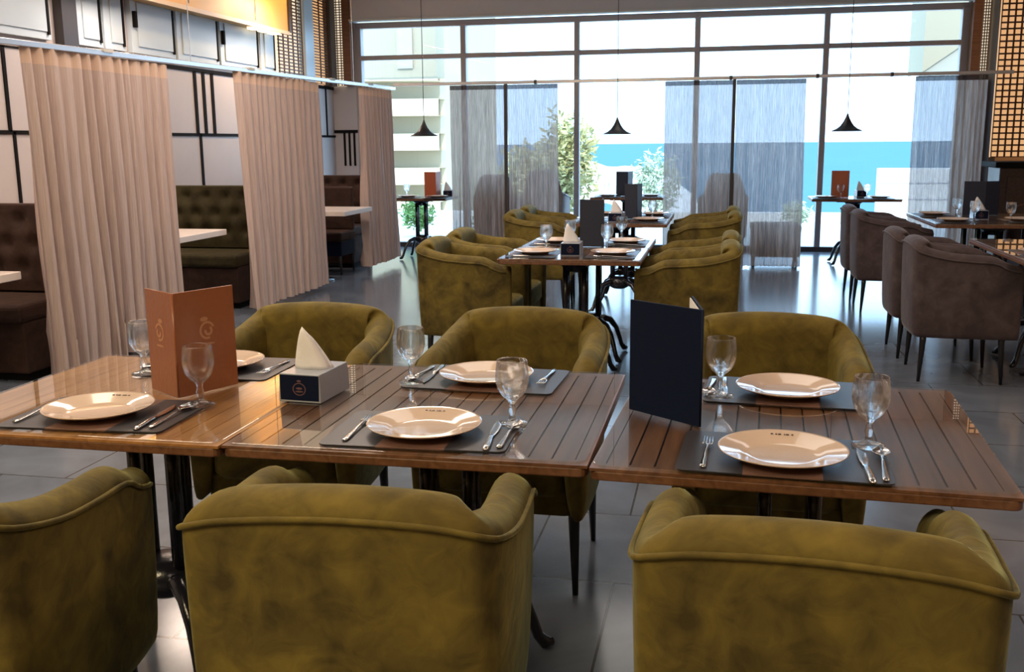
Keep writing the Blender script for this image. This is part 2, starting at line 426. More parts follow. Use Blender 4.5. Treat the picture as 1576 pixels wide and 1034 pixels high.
lattice('orange glowing slatted lattice screen left of the dark post', -5.12, 12.38, -5.12, 12.86, 2.16, CEIL, 2, 40, .006)
struct('trim_8', MB().box(-5.2, 12.08, 2.15, -5.1, 12.36, CEIL), 'cabinet_white')
struct('trim_9', MB().box(-5.2, 12.88, 2.15, -5.08, 13.06, CEIL), 'frame_dark')
lattice('pale narrow lattice strip beside the brown column at the window', -5.19, 13.12, -4.99, 13.12, 2.16, CEIL, 4, 44, .005, 'lightbox_white')
struct('trim_10', MB().box(-4.99, 13.06, 2.16, -4.88, 13.2, CEIL), 'brown_column')
# right end
struct('trim_11', MB().box(2.83, 13.05, 0, 2.93, 13.2, CEIL), 'brown_column')
lattice('narrow pale lattice strip right of the glazing', 2.95, 13.12, 3.03, 13.12, 2.1, CEIL, 3, 44, .005, 'lightbox_white')
struct('trim_12', MB().box(3.05, 12.8, 0, 3.12, 13.2, CEIL), 'frame_dark')
lattice('large gold-lit lattice screen above the dark sideboard at right', 3.0, 12.5, 4.9, 12.5, 1.18, CEIL, 26, 36, .009)

# sideboard
t = thing('sideboard', 'tall dark wooden sideboard under the gold lattice at the right edge', 'sideboard', (3.75, 12.1, 0))
MB().box(-.80, -.25, 0, .85, .25, 1.08).build('cabinet_body', 'dark_wood', t, bevel=.008)
MB().box(-.86, -.31, 1.08, .9, .3, 1.14).build('countertop', 'black_trim', t, bevel=.008)
for i in range(3):
    x0 = -.72+i*.52
    d = MB().box(x0, -.272, .1, x0+.48, -.25, .98).build('door', 'dark_wood', t, bevel=.006)
    ov = MB(); pts = [(x0+.24+.16*cos(a*pi/12), -.278, .62+.07*sin(a*pi/12)) for a in range(25)]
    ov.tube(pts, .006, 6); ov.build('oval_moulding', 'brown_column', d)
t2 = MB().box(-.12, -.09, 0, .12, .09, .03).build('tray', 'frame_dark', None, bevel=.008, loc=(3.42, 12.0, 1.145))
tag(t2, 'small flat black tray on top of the dark sideboard', 'tray')

# ------------------------------------------------------------------ curtain rails, drapes
def tubeobj(name, pts, r, m, label, cat, n=8, **kw):
    o = MB().tube(pts, r, n).build(name, m, None, smooth=True, **kw); return tag(o, label, cat)
t = thing('curtain_rail', 'long white metal curtain rail running along the left booths', 'rail', (-3.75, 8, 1.97))
ra = MB().box(-.025, -5.2, -.012, .025, 3.4, .022); ra.v = [(x, y, z+.012*y) for x, y, z in ra.v]; ra.build('rail', 'rail_metal', t, bevel=.004)
for y in (-2.3, -.35, 1.4, 2.5):
    MB().box(-.035, y, .02+.012*y-.01, .035, y+.10, .012*y+.03).build('bracket', 'stone', t)
for y in (-1.2, 2.1):
    MB().tube([(0, y, .012*y+.02), (0, y, 1.64)], .003, 6).build('hanger_wire', 'rail_metal', t)
t = thing('curtain_rail', 'thin metal curtain rail crossing in front of the sea window', 'rail', (-.5, 11.42, 2.06))
MB().box(-3.25, -.02, -.02, 3.4, .02, .015).build('rail', 'rail_metal', t, bevel=.004)
for x in (-1.6, .55, 2.2, 1.45): MB().box(x, -.026, -.024, x+.03, .026, .02).build('bracket', 'frame_dark', t)
for x, ds in ((-2.43, 'thin dark post in the middle of the left sheer curtains'), (.105, 'thin dark post in the middle of the central sheer curtains')):
    t = thing('curtain_post', ds, 'post', (x, 11.42, 0))
    MB().box(-.018, -.018, 0, .018, .018, 2.04).build('post', 'frame_dark', t)
    MB().lathe([(.0, .0), (.07, 0), (.07, .008), (.02, .014), (0, .014)], 20).build('base_plate', 'frame_dark', t)

def curtain(name, label, a, b, z0, z1, folds, amp, m, hm, seed, gather=.0, n=None, hdr=.09):
    rnd = random.Random(seed)
    a = Vector((a[0], a[1], 0)); b = Vector((b[0], b[1], 0)); d = b-a; L = d.length; d.normalize(); nn = Vector((-d.y, d.x, 0))
    n = n or folds*9
    ph = [rnd.uniform(-.9, .9) for _ in range(folds+2)]; am = [rnd.uniform(.45, 1.25) for _ in range(folds+2)]
    t = thing(name, label, 'curtain', ((a+b)/2)+Vector((0, 0, z0)), math.atan2(d.y, d.x))
    rows = []; NR = 26
    def P(u, w):   # u along 0..1, w height 0..1
        s = folds*(u+(.035*noise.noise(Vector((u*5, seed*3.1, 0)))+.03*(1-w)*noise.noise(Vector((u*4+9, w*1.5, seed))))); s = max(0, min(folds, s)); i = int(min(s, folds-1)); fr = s-i
        k = am[i]*(1-fr)+am[i+1]*fr; p = ph[i]*(1-fr)+ph[i+1]*fr
        low = 1-w
        x = (u-.5)*L*(1-gather*low*(.5+.5*sin(3*low)))
        A = amp*(.45+.75*low)*k
        y = A*(1.1-2.2*abs(sin(pi*s+.5*p*(1+1.2*low)))**.75) + .22*A*sin(4*pi*s+2*p+2*low) + .012*noise.noise(Vector((u*9+seed, w*2.2, 0)))
        x += .30*A*sin(2*pi*s*1.0+p+1.3)*(low) + .010*noise.noise(Vector((u*14, w*1.6+seed, 3)))
        return Vector((x, y, w*(z1-z0)))
    top = 1-hdr/(z1-z0)
    for r in range(NR+1):
        w = top*r/NR
        rows.append([P(k/n, w) for k in range(n+1)])
    o = MB().grid(rows).build('drape', m, t, smooth=True)
    rows = [[P(k/n, top+(1-top)*r/2)*1.0 for k in range(n+1)] for r in range(3)]
    MB().grid(rows).build('header_band', hm, t, smooth=True)
    return t
def rz(y): return 1.955+.012*(y-8)
for (y0, y1, f, s, z0, ds) in [(4.97, 6.47, 14, 1, .07, 'nearest beige pleated drape at the left, hanging beside the first booth'),
                               (7.45, 9.17, 14, 2, .06, 'second beige pleated drape, between the olive booth and the dark booth'),
                               (10.26, 11.3, 10, 3, .08, 'farthest beige drape, beside the striped building in the window')]:
    curtain('beige_drape', ds, (-3.75, y0), (-3.75, y1), z0, rz((y0+y1)/2), f, .052, 'linen', 'linen_header', s, gather=.03)
for (x0, x1, f, s, ds) in [(-3.09, -2.45, 12, 11, 'leftmost sheer curtain in front of the sea window'), (-2.41, -1.83, 11, 12, 'sheer curtain right of the left post, with olive trees behind'),
                           (-.64, .085, 13, 13, 'sheer curtain left of the middle post, with sky behind'), (.125, .86, 13, 14, 'sheer curtain right of the middle post, touching the floor'),
                           (1.95, 2.66, 13, 15, 'sheer curtain at the far right end of the glazing')]:
    curtain('sheer_curtain', ds, (x0, 11.42), (x1, 11.42), .02, 2.035, f, .036, 'sheer', 'sheer_header_backlit', s, hdr=.05)

# ------------------------------------------------------------------ pendant lamps
def mk_pendant():
    t = thing('pendant_lamp', '', 'lamp')
    prof = [(.135, 0), (.125, .006), (.09, .022), (.06, .045), (.035, .08), (.02, .11), (.010, .135), (.006, .15)]
    MB().lathe(prof+[(r-.002 if r > .01 else .003, z-.003) for r, z in prof[::-1]], 40, close=True).build('lamp_shade', 'pendant_black', t, smooth=True)
    MB().tube([(0, 0, .14), (0, 0, 3.59-1.46)], .0035, 6).build('cord', 'pendant_black', t)
    MB().lathe([(.0, .0), (.016, .005), (.022, .02), (.016, .036), (.0, .042)], 16).build('bulb', 'bulb', t, smooth=True)
    MB().lathe([(0, 3.56-1.46), (.05, 3.565-1.46), (.05, 3.598-1.46), (0, 3.598-1.46)], 20).build('ceiling_cap', 'pendant_black', t)
    return t
pend = proto('pend', mk_pendant)
pend('black trumpet-shaped pendant lamp in front of the striped building', (-2.83, 9.5, 1.46), 0, 'pendant lamps')
pend('black trumpet-shaped pendant lamp hanging against the sea in the middle window', (-.965, 9.5, 1.46), 0, 'pendant lamps')
pend('black trumpet-shaped pendant lamp above the right window table', (1.075, 9.5, 1.465), 0, 'pendant lamps')

# ------------------------------------------------------------------ tub chair
def smooth_path(pts, n):
    """Catmull-Rom through (x,y,..) tuples, resampled evenly"""
    P = [Vector(p) for p in pts]; out = []
    for i in range(len(P)-1):
        p0 = P[i-1] if i else P[0]; p1 = P[i]; p2 = P[i+1]; p3 = P[i+2] if i+2 < len(P) else P[-1]
        for k in range(16):
            t = k/16; out.append(.5*((2*p1)+(p2-p0)*t+(2*p0-5*p1+4*p2-p3)*t*t+(3*p1-p0-3*p2+p3)*t**3))
    out.append(P[-1])
    L = [0]
    for a, b in zip(out, out[1:]): L.append(L[-1]+(b-a).length)
    res = []; j = 0
    for k in range(n+1):
        s = L[-1]*k/n
        while j < len(L)-2 and L[j+1] < s: j += 1
        f = (s-L[j])/max(1e-9, L[j+1]-L[j]); res.append(out[j].lerp(out[j+1], f))
    return res
def mk_chair(m='olive', back=.832, name='tub_chair', legs=.262):
    t = thing(name, '', 'chair', group='olive velvet tub chairs' if m == 'olive' else None)
    # plan of the outer face, top height and wall thickness: arm front -> back -> arm front
    half = [(.283, .270, .690), (.289, .205, .706), (.292, .14, .738), (.293, .02, .747), (.290, -.09, .756), (.283, -.175, .772), (.268, -.247, .792), (.240, -.276, .808), (.16, -.288, back-.008), (.0, -.292, back)]
    full = [(-x, y, z) for x, y, z in half]+[(x, y, z) for x, y, z in half[-2::-1]]
    st = smooth_path(full, 56)
    rows = []; pipe_o = []; N = len(st)
    for i, p in enumerate(st):
        tn = (st[min(i+1, N-1)]-st[max(i-1, 0)]); tn.z = 0; tn.normalize()
        inn = Vector((tn.y, -tn.x, 0))          # inward side
        if inn.dot(Vector((0-p.x, .05-p.y, 0))) < 0: inn = -inn
        isback = max(0, min(1, (-p.y-.10)/.15))
        th = .080+.014*isback; zt = p.z
        lean = .030*isback
        def q(off, z, out=0): 
            taper = (zt-z)*.055                 # walls draw in slightly towards the floor
            return Vector((p.x, p.y, 0))+inn*(off+taper*.6)+Vector((0, 0, z))
        ring = [q(.012, legs), q(.0, legs+.012), q(-.002, legs+.15), q(-.003, (legs+zt)/2), q(-.002, zt-.085), q(0, zt-.046), q(.001, zt-.036),
                q(.009, zt-.021), q(.027, zt-.006), q(.050+lean*.3, zt), q(th-.015+lean*.4, zt-.008), q(th+.003+lean*.3, zt-.030), q(th+.006+lean*.2, zt-.07), q(th, zt-.16), q(th-.005, .42), q(th-.01, .36), q(th-.03, legs)]
        rows.append(ring); pipe_o.append(q(-.003, zt-.040))
    # rounded arm fronts
    def endcap(ring, d):
        c = sum(ring, Vector())/len(ring); out = []
        for f, g in ((.93, .016), (.78, .026), (.5, .031)):
            out.append([Vector((c.x+(v.x-c.x)*f, v.y+g*1.0, max(legs, v.z-(1-f)*.5*max(0, v.z-(c.z))*.35)) ) for v in ring])
        return out
    e0 = endcap(rows[0], 1); e1 = endcap(rows[-1], 1)
    rows = e0[::-1]+rows+e1
    sh = MB().grid(rows, closed=True, cap=True).build('backrest', m, t, smooth=True, sub=1)
    e = [rows[3][5]+Vector((0, .004, 0))]
    pp = MB().tube(pipe_o, .0055, 8).build('piping', m, sh, smooth=True)
    # front edge piping of each arm
    # seat
    def rr(w, y0, y1, r, k=5):
        pts = []
        for cx, cy_, a0 in ((w-r, y0+r, -90), (w-r, y1-r, 0), (-w+r, y1-r, 90), (-w+r, y0+r, 180)):
            for i in range(k+1):
                a = R(a0+90*i/k); pts.append((cx+r*cos(a), cy_+r*sin(a)))
        return pts
    c = MB(); rings = []
    for s, z in ((.94, .33), (1, .35), (1.0, .43), (.985, .452), (.93, .465), (.6, .474), (.2, .476)):
        rings.append([Vector((x*s, .03+(y-.03)*s, z)) for x, y in rr(.212, -.20, .285, .05)])
    c.grid(rings, closed=True, cap=True).build('seat', m, t, smooth=True)
    MB().prism(rr(.235, -.225, .268, .04), legs+.004, .35).build('seat_frame', m, t, smooth=False, bevel=.012)
    for sx in (-1, 1):
        for sy in (-1, 1):
            x = sx*.225; y = .215 if sy > 0 else -.205
            MB().tube([(x, y, legs+.01), (x*1.0, y, legs-.02), (x*1.03, y*1.06, 0)], [.019, .018, .009], 10).build('leg', 'black_leg', t, smooth=True)
    return t
chair = proto('chair', mk_chair)
GC = 'olive velvet tub chairs'
chair('olive velvet tub chair at the left foreground, cut by the frame edge', (-1.46, 1.60, 0), R(8), GC)
chair('yellow-olive velvet tub chair seen from behind in the foreground centre', (-.632, 1.72, 0), R(5), GC)
chair('olive velvet tub chair seen from behind at the lower right of the foreground', (.170, 1.695, 0), R(-4), GC)
chair('olive velvet tub chair facing us behind the napkin box at the left table', (-1.39, 3.11, 0), R(184), GC)
chair('olive velvet tub chair facing us behind the middle foreground table', (-.64, 3.12, 0), R(180), GC)
chair('olive velvet tub chair facing us behind the right foreground table, beside the navy menu', (.165, 3.13, 0), R(178), GC)
chair('olive tub chair nearest on the left side of the middle row table', (-1.47, 5.88, 0), R(-90), GC)
chair('olive tub chair second on the left side of the middle row table', (-1.47, 6.52, 0), R(-91), GC)
chair('olive tub chair nearest on the right side of the middle row table', (-.17, 5.86, 0), R(91), GC)
chair('olive tub chair second on the right side of the middle row table', (-.165, 6.50, 0), R(90), GC)
chair('near olive tub chair on the left of the farther middle table', (-1.49, 8.42, 0), R(-90), GC)
chair('olive tub chair farthest on the left of the farther middle table', (-1.50, 9.06, 0), R(-89), GC)
chair('olive tub chair nearest on the right of the farther middle table', (-.12, 8.42, 0), R(90), GC)
chair('olive tub chair farthest on the right of the farther middle table', (-.13, 9.06, 0), R(89), GC)
mchair = proto('mchair', lambda: mk_chair('mauve'))
GM = 'mauve-brown tub chairs on the right'
mchair('large mauve-brown tub chair nearest at the right edge', (1.375, 6.27, 0), R(-91), GM)
mchair('mauve-brown tub chair just behind the nearest one at the right edge', (1.36, 6.92, 0), R(-90), GM)
mchair('mauve-brown tub chair at the near left side of the farther right table', (1.36, 8.72, 0), R(-90), GM)
mchair('mauve-brown tub chair at the far left side of the farther right table', (1.35, 9.36, 0), R(-90), GM)
mchair('mauve-brown tub chair across the farther right table, seen under its edge', (2.78, 8.75, 0), R(90), GM)
mchair('second mauve-brown tub chair across the farther right table, at the frame edge', (2.78, 9.4, 0), R(91), GM)
bchair = proto('bchair', lambda: mk_chair('window_brown', 1.02))
GB = 'high-backed armchairs behind the sheer curtains'
bchair('brown armchair showing through the left sheer curtain beside the post', (-2.64, 11.98, 0), R(0), GB)
bchair('brown armchair showing through the middle sheer curtain beside its post', (.02, 12.25, 0), R(3), GB)
t = thing('upholstered_stool', 'low brown upholstered stool behind the right half of the middle sheer curtain', 'stool', (.62, 12.0, 0))
MB().box(-.27, -.24, .08, .27, .24, .36).build('base', 'window_brown', t, bevel=.02)
MB().box(-.28, -.25, .36, .28, .25, .45).build('seat', 'window_brown', t, bevel=.03, seg=3)
for sx in (-1, 1):
    for sy in (-1, 1): MB().tube([(sx*.23, sy*.2, .09), (sx*.24, sy*.21, 0)], [.018, .012], 8).build('leg', 'black_leg', t, smooth=True)
gchair = proto('gchair', lambda: mk_chair('window_grey', 1.05))
gchair('pale grey armchair showing through the right half of the left sheer curtain', (-2.2, 12.76, 0), R(2), GB)

# ------------------------------------------------------------------ tables
def pedestal(t, cx, cyy, h=.715, spread=.30):
    p = MB()
    for sx in (-1, 1):
        for sy in (-1, 1): p.tube([(cx+sx*.055, cyy+sy*.03, .22), (cx+sx*.055, cyy+sy*.03, h)], .017, 12)
    p.build('column', 'cast_iron', t, smooth=True)
    hb = MB().lathe([(0, .18), (.05, .185), (.085, .205), (.092, .23), (.085, .262), (.06, .285), (.045, .29), (0, .29)], 20, (cx, cyy, 0)).build('hub', 'cast_iron', t, smooth=True)
    MB().box(cx-.2, cyy-.2, h-.012, cx+.2, cyy+.2, h).build('top_plate', 'cast_iron', t, bevel=.004)
    MB().lathe([(0, h-.07), (.06, h-.07), (.09, h-.03), (.12, h-.012), (0, h-.012)], 20, (cx, cyy, 0)).build('bracket', 'cast_iron', t, smooth=True)
    for k in range(4):
        a = R(45+90*k); d = Vector((cos(a), sin(a), 0)); pts = [(.05, .235), (.11, .245), (.17, .225), (.22, .17), (.25, .10), (.268, .05), (.29, .022), (.315, .018)]
        MB().tube([(cx+d.x*r*spread/.30, cyy+d.y*r*spread/.30, z) for r, z in pts], [.026, .024, .02, .017, .015, .015, .018, .012], 10).build('leg', 'cast_iron', t, smooth=True)
def planked(t, w, d, m, edge, grooves=True, frame=.035, pitch=.05, th=.026, z=.718):
    """slatted wooden top: border frame, planks running front to back with dark gaps"""
    b = MB().prism(rrect(w, d, .02), z, z+th-.006).build('tabletop', edge, t, bevel=.003)
    f = MB()
    f.box(0, 0, z+th-.006, w, frame, z+th); f.box(0, d-frame, z+th-.006, w, d, z+th)
    f.box(0, frame, z+th-.006, frame*.8, d-frame, z+th); f.box(w-frame*.8, frame, z+th-.006, w, d-frame, z+th)
    f.build('border', m, t)
    MB().box(frame*.8, frame, z+th-.0059, w-frame*.8, d-frame, z+th-.005).build('gap_ground', 'slot', t)
    s = MB(); n = round((w-frame*1.6)/pitch); pw = (w-frame*1.6)/n; g = .0022 if grooves else .0008
    for i in range(n):
        x = frame*.8+i*pw; s.box(x+g, frame, z+th-.005, x+pw-g, d-frame, z+th)
    s.build('planks', m, t)
def rrect(w, d, r, k=4, x0=0, y0=0):
    pts = []
    for cx, cyy, a0 in ((w-r, r, -90), (w-r, d-r, 0), (r, d-r, 90), (r, r, 180)):
        for i in range(k+1):
            a = R(a0+90*i/k); pts.append((x0+cx+r*cos(a), y0+cyy+r*sin(a)))
    return pts
def table(label, x, y, rot, w, d, m='walnut', grooves=True, group=None, peds=None, edge='walnut'):
    t = thing('dining_table', label, 'table', (x, y, 0), rot, group)
    planked(t, w, d, m, edge, grooves)
    MB().prism(rrect(w-.006, d-.006, .03, 5, .003, .003), .7443, .7500).build('glass_top', 'table_glass', t, bevel=.0012)
    for px, py in (peds or [(w/2, d/2)]): pedestal(t, px, py, .718)
    return t
table('wooden dining table with glass top, its golden reflection painted into the wood, at the left of the foreground', -1.852, 1.912, 0, .80, .82, 'walnut_warm_sheen', False, 'foreground tables pushed together', [(.40, .41)])
table('slatted wooden dining table with glass top in the middle of the foreground', -1.048, 1.920, 0, .80, .82, 'walnut', True, 'foreground tables pushed together')
table('slatted dark wooden dining table with glass top at the right of the foreground', -.243, 1.910, R(-2.6), .80, .82, 'walnut', True, 'foreground tables pushed together')
table('near table of the middle row, between two pairs of olive tub chairs', -1.222, 5.46, 0, .80, .655, 'walnut', True, 'middle row tables')
table('second table of the middle row, joined behind the near one', -1.220, 6.125, 0, .80, .655, 'walnut', True, 'middle row tables')
table('near half of the farther middle table row, with two dark menus', -1.215, 8.01, 0, .80, .62, 'walnut', True, 'middle row tables')
table('far half of the farther middle table row, near the sheer curtains', -1.213, 8.64, 0, .80, .62, 'walnut', True, 'middle row tables')
table('dark table at the right edge beyond the nearest mauve chairs', 1.59, 5.75, 0, .80, 1.25, 'walnut', True, 'right row tables', [(.4, .3), (.4, .95)])
table('dark table at the right with a navy menu and a tissue box', 1.612, 8.17, 0, .95, 1.3, 'walnut', True, 'right row tables', [(.48, .3), (.48, 1.0)])
table('window table at the left in front of the striped building, with an orange menu', -3.98, 11.55, 0, .78, .62, 'walnut', True, 'window tables')
table('window table in the middle, farthest behind the dark menus', -1.52, 11.85, 0, .86, .62, 'walnut', True, 'window tables')
table('window table at the right in front of the sea, with an orange menu', .985, 11.62, 0, .95, .62, 'walnut', True, 'window tables')

# ------------------------------------------------------------------ booths
def booth(label_b, label_t, yb, x1, m, tx, ty0, ty1, tz=.74):
    """bench whose tufted back faces the camera, plus its table"""
    t = thing('booth_bench', label_b, 'bench', ((x1-5.18)/2, yb, 0))
    w = (x1+5.18)/2
    b = MB(); nx, nz = 52, 26; rows = []
    for j in range(nz+1):
        r = []
        for i in range(nx+1):
            x = -w+2*w*i/nx; z = .48+(1.02-.48)*j/nz
            # button tufting: dimples on a diamond pattern
            dz = 0
            for jj in range(3):
                for ii in range(-1, 9):
                    cx = -w+(ii+.5*(jj % 2))*.19+.06; cz = .93-jj*.15
                    dd = ((x-cx)**2+(z-cz)**2); dz += .045*math.exp(-dd/.0022)
            r.append(Vector((x, -.10+dz-.02*sin(pi*j/nz), z)))
        rows.append(r)
    b.grid(rows); b.build('tufted_back', m, t, smooth=True, sub=1)
    MB().box(-w, -.04, .0, w, .05, 1.03).build('back_frame', m, t, bevel=.015)
    bt = MB()
    for jj in range(3):
        for ii in range(-1, 9):
            cx = -w+(ii+.5*(jj % 2))*.19+.06; cz = .93-jj*.15
            if -w+.03 < cx < w-.03: bt.lathe([(0, 0), (.012, .001), (.009, .006), (0, .007)], 10, (cx, 0, 0))
    MB().box(-w, -.62, .36, w, -.09, .47).build('seat', m, t, bevel=.03, seg=3)
    MB().box(-w+.01, -.58, .05, w-.01, -.1, .36).build('seat_base', 'bench_brown', t, bevel=.01)
    MB().box(-w+.03, -.54, 0, w-.03, -.12, .05).build('plinth', 'black_trim', t)
    # table
    k = thing('booth_table', label_t, 'table', (tx-.55, (ty0+ty1)/2, 0), 0, 'white-edged booth tables')
    h = (ty1-ty0)/2
    MB().box(-.55, -h, tz-.045, .55, h, tz).build('tabletop', 'booth_top', k, bevel=.004)
    pd = MB(); pd.box(-.04, -.04, .03, .04, .04, tz-.045); pd.build('column', 'cast_iron', k, bevel=.006)
    MB().lathe([(0, 0), (.24, 0), (.24, .012), (.05, .035), (0, .035)], 28).build('base_plate', 'cast_iron', k, smooth=True)
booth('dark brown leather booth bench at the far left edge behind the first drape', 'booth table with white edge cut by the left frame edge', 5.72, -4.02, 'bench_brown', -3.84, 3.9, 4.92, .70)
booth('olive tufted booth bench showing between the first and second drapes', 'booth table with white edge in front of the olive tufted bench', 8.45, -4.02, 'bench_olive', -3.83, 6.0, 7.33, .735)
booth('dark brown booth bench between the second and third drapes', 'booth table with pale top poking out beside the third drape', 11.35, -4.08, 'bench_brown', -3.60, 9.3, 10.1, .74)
# dark chair with stretcher in the third booth gap
t = thing('side_chair', 'dark side chair with a low stretcher under the third booth table', 'chair', (-4.22, 10.35, 0))
MB().box(-.24, -.2, .36, .24, .24, .46).build('seat', 'bench_brown', t, bevel=.02)
MB().box(-.24, .17, .46, .24, .24, .93).build('backrest', 'bench_brown', t, bevel=.02)
MB().box(-.235, -.19, .2, .235, .23, .36).build('apron', 'navy', t, bevel=.01)
for sx in (-1, 1):
    for sy in (-.17, .2): MB().tube([(sx*.21, sy, .22), (sx*.22, sy, 0)], [.02, .013], 8).build('leg', 'black_leg', t, smooth=True)
MB().box(-.2, -.18, .10, .2, -.165, .12).build('stretcher', 'black_leg', t)

# ------------------------------------------------------------------ tableware
TZ = .7503
def mk_mat():
    o = MB().prism(rrect(.41, .28, .018, 4, -.205, -.14), 0, .0022).build('placemat', 'placemat', None); return tag(o, '', 'placemat')
def mk_plate():
    t = thing('dinner_plate', '', 'plate')
    prof = [(0, .006), (.062, .006), (.076, .008), (.086, .014), (.125, .0205), (.1285, .0225), (.1285, .0205), (.124, .0175), (.086, .009), (.078, .002), (.072, 0), (0, 0)]
    MB().lathe(prof, 56).build('dish', 'plate', t, smooth=True)
    mk = MB()
    for i, (dx, w) in enumerate([(-.022, .006), (-.013, .004), (-.006, .007), (.004, .003), (.010, .008), (.02, .005)]):
        mk.obox((dx, .105, .0188), (1, 0, 0), (0, .986, .168), (0, -.168, .986), w*.42, .0022, .0004)
    mk.build('rim_mark', 'rim_print', t)
    return t
def mk_goblet():
    t = thing('wine_goblet', '', 'glass')
    out = [(.0, .003), (.033, .003), (.0345, .0015), (.034, .0), (0, 0)]
    # one closed glass body: foot, faceted stem, bowl with wall thickness
    prof = [(.0, 0), (.034, 0), (.035, .002), (.020, .006), (.009, .012), (.0065, .022), (.010, .032), (.007, .042), (.0085, .052), (.012, .058), (.024, .068), (.034, .084), (.0385, .104), (.038, .124), (.035, .148), (.0342, .150),
            (.0332, .148), (.0362, .124), (.0366, .104), (.032, .086), (.022, .0705), (.010, .064), (0, .063)]
    MB().lathe(prof, 28).build('glass_body', 'goblet', t, smooth=True)
    return t
def ribbon(pts, w, th):
    """flat bar through pts (x,y,z) with half widths w"""
    mb = MB(); rows = []
    for i, p in enumerate(pts):
        h = w[i]; rows.append([Vector((p[0]-h, p[1], p[2])), Vector((p[0]-h*.6, p[1], p[2]+th*.5)), Vector((p[0]+h*.6, p[1], p[2]+th*.5)), Vector((p[0]+h, p[1], p[2])), Vector((p[0]+h*.6, p[1], p[2]-th*.5)), Vector((p[0]-h*.6, p[1], p[2]-th*.5))])
    return mb.grid(rows, closed=True, cap=True)
def mk_fork():
    t = thing('fork', '', 'fork')
    ribbon([(0, -.10, .003), (0, -.085, .003), (0, -.04, .004), (0, .01, .007), (0, .035, .008), (0, .048, .006)], [.006, .0075, .0055, .003, .005, .0115], .003).build('handle', 'steel', t, smooth=True)
    tn = MB()
    for k in (-1.5, -.5, .5, 1.5): tn.tube([(k*.0062, .046, .006), (k*.0062, .065, .004), (k*.0060, .094, .008)], [.0017, .0016, .0009], 6)
    tn.build('tines', 'steel', t, smooth=True)
    return t
def mk_knife():
    t = thing('knife', '', 'knife')
    ribbon([(0, -.11, .003), (0, -.09, .004), (0, -.02, .004), (0, -.005, .003)], [.006, .008, .006, .005], .006).build('handle', 'steel', t, smooth=True)
    ribbon([(0, -.006, .003), (.001, .03, .003), (.002, .08, .003), (-.002, .11, .003)], [.005, .009, .009, .001], .0015).build('blade', 'steel', t)
    return t
def mk_spoon():
    t = thing('spoon', '', 'spoon')
    ribbon([(0, -.10, .003), (0, -.085, .003), (0, -.04, .004), (0, .01, .007), (0, .04, .006)], [.006, .0075, .005, .003, .0035], .003).build('handle', 'steel', t, smooth=True)
    b = MB(); rows = []
    for j in range(7):
        v = j/6; rows.append([Vector((.0185*sin(pi*max(.04, min(.96, v)))**.8*cos(pi*k/8), .038+.062*v, .002+.007*abs(cos(pi*k/8))**2+.002*abs(2*v-1))) for k in range(9)])
    b.grid(rows).build('bowl', 'steel', t, smooth=True, solid=.0012)
    return t
P_mat, P_plate, P_gob = proto('mat', mk_mat), proto('plate', mk_plate), proto('gob', mk_goblet)
P_fork, P_knife, P_spoon = proto('fork', mk_fork), proto('knife', mk_knife), proto('spoon', mk_spoon)
def setting(cx, cyy, rot, who, glass, plate=None, fork=None, kn=None, sp=None, matc=None):
    """who: words that single out this place; positions are given on the table, offsets measured on the photographed setting"""
    c, s = cos(rot), sin(rot)
    def at(dx, dy, z): return (cx+dx*c-dy*s, cyy+dx*s+dy*c, z)
    mc = matc or (0, .01)
    P_mat('dark grey woven placemat '+who, at(*mc, TZ), rot, 'placemats')
    P_plate('round cream dinner plate '+who, at(0, 0, TZ+.0024), rot, 'dinner plates')
    P_gob('clear stemmed goblet '+who, (glass[0], glass[1], TZ+.0025), 0, 'goblets')
    P_fork('steel fork '+who, at(*(fork or (-.152, -.005)), TZ+.0026), rot, 'forks')
    P_knife('steel knife '+who, at(*(kn or (.158, -.02)), TZ+.0026), rot+R(3), 'knives')
    P_spoon('steel spoon '+who, at(*(sp or (.192, -.01)), TZ+.0026), rot+R(-2), 'spoons')
setting(-1.452, 2.085, R(3), 'at the near side of the left foreground table', (-1.249, 2.202), matc=(.02, .005))
setting(-.635, 2.078, R(2), 'at the near side of the middle foreground table', (-.452, 2.165), matc=(.0, .01))
setting(.137, 2.018, R(-3), 'at the near side of the right foreground table', (.318, 2.132), matc=(.0, .018))
setting(-1.415, 2.615, R(180), 'at the far side of the left foreground table', (-1.582, 2.495), fork=(-.17, 0), matc=(0, 0))
setting(-.612, 2.590, R(178), 'at the far side of the middle foreground table', (-.803, 2.522), fork=(-.16, -.04), matc=(0, -.01))
setting(.180, 2.572, R(177), 'at the far side of the right foreground table', (.012, 2.508), fork=(-.17, 0), matc=(0, -.01))
# far settings: plate + mat + glass on each
def small(cx, cyy, rot, who, glass=None, z=TZ, cutlery=True):
    P_mat('dark placemat '+who, (cx, cyy, z), rot, 'placemats')
    P_plate('round plate '+who, (cx, cyy, z+.0024), rot, 'dinner plates')
    if glass: P_gob('clear goblet '+who, (glass[0], glass[1], z+.0025), 0, 'goblets')
    if cutlery:
        c, s = cos(rot), sin(rot)
        P_knife('steel knife '+who, (cx+.16*c, cyy+.16*s, z+.0026), rot, 'knives')
        P_fork('steel fork '+who, (cx-.16*c, cyy-.16*s, z+.0026), rot, 'forks')
small(-1.05, 5.72, R(-90), 'beside the nearest left chair of the middle row', (-1.02, 5.93))
small(-1.04, 6.40, R(-90), 'beside the second left chair of the middle row', (-.93, 6.30))
small(-.60, 5.74, R(90), 'beside the nearest right chair of the middle row', (-.66, 5.98))
small(-.59, 6.42, R(90), 'beside the second right chair of the middle row', (-.64, 6.66))
small(-1.04, 8.30, R(-90), 'at the near left of the farther middle table', (-1.0, 8.5), cutlery=False)
small(-1.04, 8.95, R(-90), 'at the far left of the farther middle table', None, cutlery=False)
